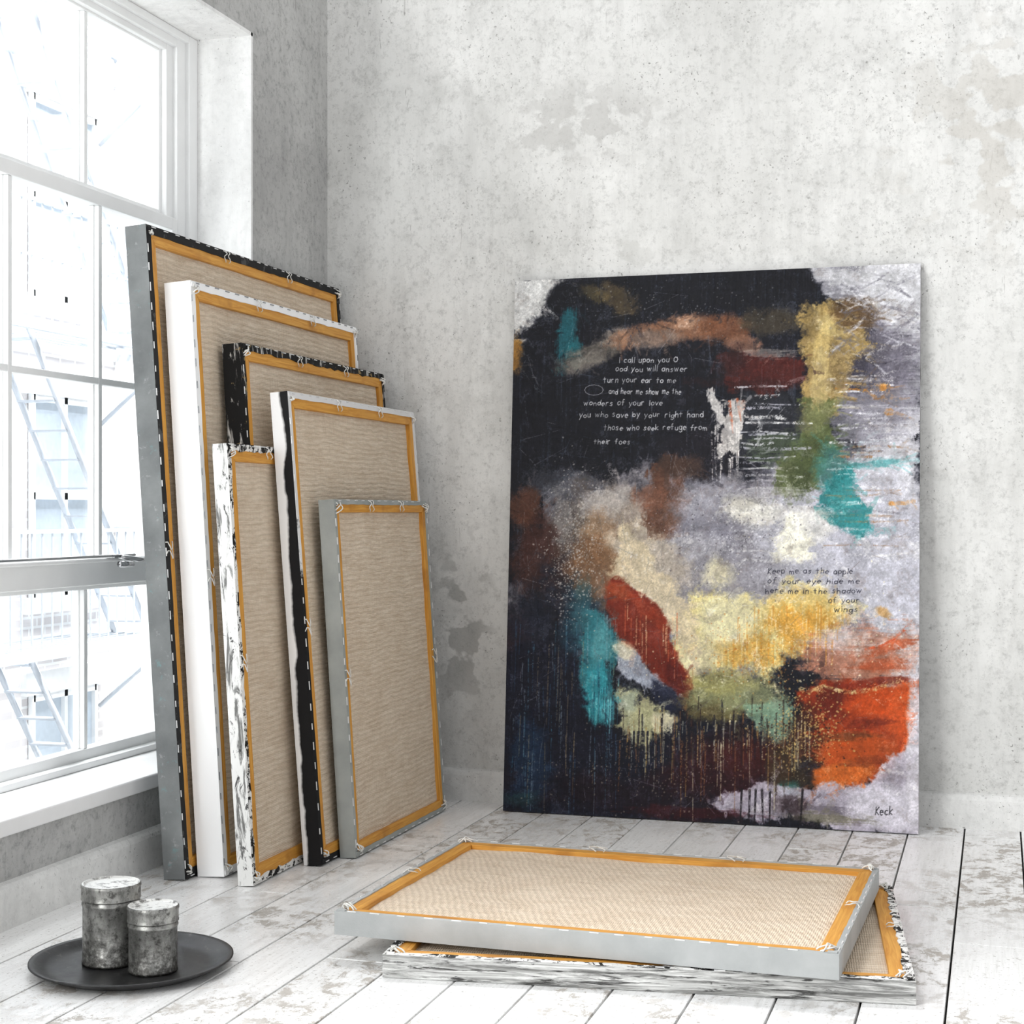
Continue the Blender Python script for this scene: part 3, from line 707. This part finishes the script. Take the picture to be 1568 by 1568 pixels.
# ------------------------------------------------------------------ windows
gl=G('window_glass'); nt=gl.nt
tr=gl.n('ShaderNodeBsdfTransparent',{'Color':(.97,.985,.99,1)}); gs=gl.n('ShaderNodeBsdfGlossy',{'Color':(1,1,1,1),'Roughness':.02})
mx=gl.n('ShaderNodeMixShader',{0:.05,1:tr.outputs[0],2:gs.outputs[0]}); nt.links.new(mx.outputs[0],gl.out.inputs['Surface'])
M_glass=gl.m
def window(name,ya,yb):
    e=empty(name)
    mb=MB(); xo=-2.50
    mb.box(xo,XL+.0015,yb-.012,yb-.0005,Z0+.04,Z1); mb.box(xo,XL+.0015,ya+.0005,ya+.012,Z0+.04,Z1); mb.box(xo,XL+.0015,ya+.0005,yb-.0005,Z1-.012,Z1-.0005)
    mb.build('reveal_lining',[M_reveal],e)
    mb=MB(); mb.box(-2.56,XL+.022,ya+.001,yb-.001,Z0+.001,Z0+.042); mb.build('sill_board',[M_sill],e,bevel=.005,segs=3)
    a,b=ya,yb-.012; zt=Z1-.012; zb=Z0+.042
    mb=MB()
    for (w,x0,x1) in [(.055,-2.60,-2.478),(.11,-2.60,-2.492),(.150,-2.60,-2.508)]:
        mb.box(x0,x1,b-w,b,zb,zt); mb.box(x0,x1,a+.012,a+.012+w,zb,zt)
        mb.box(x0,x1,a+.012+w,b-w,zt-w*.45,zt)
    mb.box(-2.60,-2.492,a+.012,b,zb,zb+.02)
    mb.build('outer_frame',[M_white],e,bevel=.004)
    R=yb-.172; Lf=ya+.172
    mun=[R-.42-.4425*i for i in range(3)]
    def sash(nm,xc,z0,z1,bot,top,hor=None,st=.026):
        mb=MB(); d=.022
        mb.box(xc-d,xc+d,R-.005,R+st,z0,z1); mb.box(xc-d,xc+d,Lf-st,Lf+.005,z0,z1)
        mb.box(xc-d,xc+d,Lf+.005,R-.005,z0,z0+bot); mb.box(xc-d,xc+d,Lf+.005,R-.005,z1-top,z1)
        for y in mun:
            mb.box(xc-.010,xc+.018,y-.010,y+.010,z0+bot,z1-top); mb.box(xc-.016,xc+.004,y-.016,y+.016,z0+bot,z1-top)
        for z in (hor or []):
            mb.box(xc-.009,xc+.017,Lf,R,z-.010,z+.010)
        mb.build(nm,[M_white],e,bevel=.003)
        mb=MB(); mb.box(xc-.008,xc-.005,Lf,R,z0+bot-.005,z1-top+.005); mb.build(nm+'_glass',[M_glass],e)
    sash('upper_sash',-2.548,1.90,2.478,.052,.026)
    sash('middle_sash',-2.500,.79,1.925,.072,.040,[1.378])
    sash('lower_sash',-2.548,zb+.01,.82,.04,.045)
    mb=MB(); mb.box(-2.50,-2.452,Lf-.02,R+.02,.856,.868)
    mb.build('sash_ledge',[M_white],e,bevel=.004)
    mb=MB(); yc=R-.40
    mb.tube([(-2.44,Lf,.874),(-2.44,R-.30,.874)],.004,0,8)
    mb.box(-2.478,-2.43,yc-.03,yc+.05,.868,.876)
    mb.tube([(-2.455,yc,.872),(-2.42,yc+.02,.868),(-2.40,yc+.05,.862),(-2.40,yc+.10,.862)],.007,0,8)
    mb.tube([(-2.42,yc-.02,.850),(-2.42,yc+.05,.848)],.009,0,8)
    mb.build('latch',[M_chrome],e)
    return e
window('window_1',*WIN[0]); window('unseen_window',*WIN[1])  # second window is unseen, opened to let the side area lamp in

# ------------------------------------------------------------------ building across the street
g=G('washed_out_brick'); p=g.pos(); s=g.n('ShaderNodeSeparateXYZ',{0:p}); cv=g.n('ShaderNodeCombineXYZ',{0:s.outputs[1],1:s.outputs[2],2:0.0}).outputs[0]
br=g.n('ShaderNodeTexBrick',{'Vector':cv,'Color1':lin((232,228,228)),'Color2':lin((214,209,209)),'Mortar':lin((246,246,246)),'Scale':1.0,'Mortar Size':.012,'Brick Width':.24,'Row Height':.085}).outputs[0]
M_brick=g.fin(br,.9)  # brick colours whitened so the facade reads as overexposed
M_ext=simple('washed_out_stone_trim',(242,243,244),.8,0,.03); M_extglass=simple('street_window_pane',(200,211,222),.5,0,.05); M_iron=simple('washed_out_iron',(202,208,216),.7,0,.05)  # trim and fire-escape iron paled in colour to look washed out by overexposure
M_street=simple('pale_asphalt',(226,228,226),.9)
XF=-8.0; e=empty('apartment_building')
mb=MB(); mb.box(XF-.4,XF,3,24,-5,13)
wins=[(y,z) for y in (5.2,7.7,10.6,12.5,14.9,17.4,20) for z in (-2.6,0.0,2.6,5.2,7.8,10.4)]
for y,z in wins:
    mb.box(XF,XF+.07,y-.62,y+.62,z+.12,z+.26,1); mb.box(XF,XF+.06,y-.62,y+.62,z+2.02,z+2.22,1)
    mb.box(XF,XF+.012,y-.5,y+.5,z+.26,z+2.02,2)
    for yy in (y-.5,y,y+.5): mb.box(XF+.01,XF+.05,yy-.025,yy+.025,z+.26,z+2.02,1)
    for zz in (z+.29,z+1.14,z+1.99): mb.box(XF+.01,XF+.05,y-.5,y+.5,zz-.03,zz+.03,1)
mb.build('facade',[M_brick,M_ext,M_extglass],e)
mb=MB()
for z in (-2.7,-.1,2.5,5.1,7.7):
    ya,yb=10.0,13.4; xo=XF+.8
    for i in range(7): mb.box(XF+.05+i*.115,XF+.08+i*.115,ya,yb,z-.02,z+.01)
    mb.box(xo-.03,xo+.02,ya,yb,z-.07,z+.02)
    mb.box(xo-.015,xo+.015,ya,yb,z+.93,z+.96); mb.box(xo-.01,xo+.01,ya,yb,z+.5,z+.515)
    y=ya
    while y<=yb+.01: mb.box(xo-.006,xo+.006,y-.006,y+.006,z,z+.95); y+=.14
    for yy in (ya,yb): mb.box(XF,xo,yy-.02,yy+.02,z+.93,z+.96); mb.box(XF,xo,yy-.02,yy+.02,z-.08,z)
    for o in (.3,.65):
        mb.tube([(XF+o,11.0,z+2.6),(XF+o,12.9,z)],.028,0,6)
    for i in range(11):
        t=(i+.5)/11; mb.box(XF+.3,XF+.65,11.0+1.9*t-.06,11.0+1.9*t+.06,z+2.6-2.6*t-.008,z+2.6-2.6*t+.008)
    for yy in (ya+.3,yb-.3): mb.tube([(XF+.02,yy,z-.7),(xo,yy,z-.05)],.02,0,6)
mb.build('fire_escape',[M_iron],e)
mb=MB(); mb.box(-8,-2.9,-3,24,-5.1,-5.0); mb.build('street_ground',[M_street])

# ------------------------------------------------------------------ tray and tins
g=G('dark_pewter'); o=g.obj(); nz=g.noise(o,14,6,.7); n3=g.noise(o,50,5,.75)
tc=g.mix(g.ramp(nz,.35,.7),lin((24,24,25)),lin((62,62,63))); tc=g.mix(g.ramp(n3,.58,.70,0,.5),tc,lin((110,108,104)))
M_tray=g.fin(tc,g.ramp(nz,.3,.7,.32,.55),.5,g.bump(nz,.3,.002))
e=empty('serving_tray',Matrix.Translation((-1.818,3.117,.0)))
mb=MB(); mb.lathe([(0,.006),(.12,.006),(.165,.007),(.178,.009),(.192,.015),(.208,.023),(.216,.0255),(.2195,.0245),(.2195,.022),(.212,.0185),(.196,.010),(.180,.003),(.172,.001),(.0,.001)],128)
mb.build('dish',[M_tray],e)
def tin_mat(nm):
    g=G(nm); o=g.obj(); s=g.n('ShaderNodeSeparateXYZ',{0:o})
    nz=g.noise(g.sc(o,(1,1,.5)),16,7,.72); n2=g.noise(o,60,5,.75)
    col=g.mix(g.ramp(nz,.35,.65),lin((98,98,96)),lin((190,190,186)))
    col=g.mix(g.ramp(n2,.52,.64,0,.75),col,lin((50,48,46)))
    low=g.math('MULTIPLY',g.ramp(s.outputs[2],.12,.0),g.ramp(n2,.36,.52))
    col=g.mix(g.math('MULTIPLY',low,.88),col,lin((48,46,44)))
    return g.fin(col,g.ramp(n2,.3,.7,.22,.55),.75,g.bump(n2,.35,.0015))
M_tin=tin_mat('galvanised_tin')
g=G('worn_tin_lid'); o=g.obj(); n2=g.noise(o,45,6,.7)
M_lid=g.fin(g.mix(g.ramp(n2,.5,.62),lin((222,222,219)),lin((104,102,99))),.45,.25,g.bump(n2,.2,.001))
def tin(x,y,R,H):
    e=empty('metal_tin',Matrix.Translation((x,y,.0065)))
    hb=H-.034
    mb=MB(); mb.lathe([(0,0),(R-.003,0),(R,.003),(R,.006),(R-.0015,.008),(R-.0015,hb-.014),(R+.0005,hb-.011),(R+.0005,hb-.007),(R-.0015,hb-.004),(R-.0015,hb+.004),(0,hb+.004)],96)
    mb.build('body',[M_tin],e)
    mb=MB(); mb.lathe([(R-.001,hb),(R+.0018,hb),(R+.0022,hb+.002),(R+.0014,hb+.004),(R+.0014,hb+.024),(R+.0026,hb+.027),(R+.0022,hb+.031),(R,hb+.034)],96,0)
    mb.lathe([(R,hb+.034),(R-.004,hb+.0345),(R-.006,hb+.031),(R-.012,hb+.030),(0,hb+.031)],96,1)
    mb.build('lid',[M_tin,M_lid],e)
tin(-1.874,3.124,.063,.176); tin(-1.752,3.092,.0535,.143)

# ------------------------------------------------------------------ light
w=bpy.data.worlds.new('overcast_sky'); scene.world=w; w.use_nodes=True
bg=w.node_tree.nodes['Background']; bg.inputs[0].default_value=(.98,.985,.995,1); bg.inputs[1].default_value=.79
def area(name,loc,target,sx,sy,power,col=(1,1,1)):
    l=bpy.data.lights.new(name,'AREA'); l.shape='RECTANGLE'; l.size=sx; l.size_y=sy; l.energy=power; l.color=col
    o=bpy.data.objects.new(name,l); scene.collection.objects.link(o); o.location=loc
    o.rotation_euler=(Vector(target)-Vector(loc)).to_track_quat('-Z','Y').to_euler(); return o
area('unseen_window_lamp',(-2.85,.75,1.6),(0,3.2,.8),1.9,2.2,210,(1,.995,.98))  # area lamp added outside the unseen window for light from the left
area('facade_fill_lamp',(-4.4,12.5,10.5),(-8,12.5,1.5),8,3,6600)  # area lamp added high outside to blow out the facade
sl=bpy.data.lights.new('sun','SUN'); sl.energy=1.2; sl.angle=math.radians(14); so=bpy.data.objects.new('sun',sl); scene.collection.objects.link(so)
so.rotation_euler=Vector((.65,.75,-.9)).to_track_quat('-Z','Y').to_euler()

cam=bpy.data.cameras.new('camera'); co=bpy.data.objects.new('camera',cam); scene.collection.objects.link(co)
co.location=(0,0,1.0); co.rotation_euler=(math.radians(90),0,math.atan2(744,2450)); cam.sensor_width=36; cam.lens=36*2450/1568
cam.clip_end=200; scene.camera=co
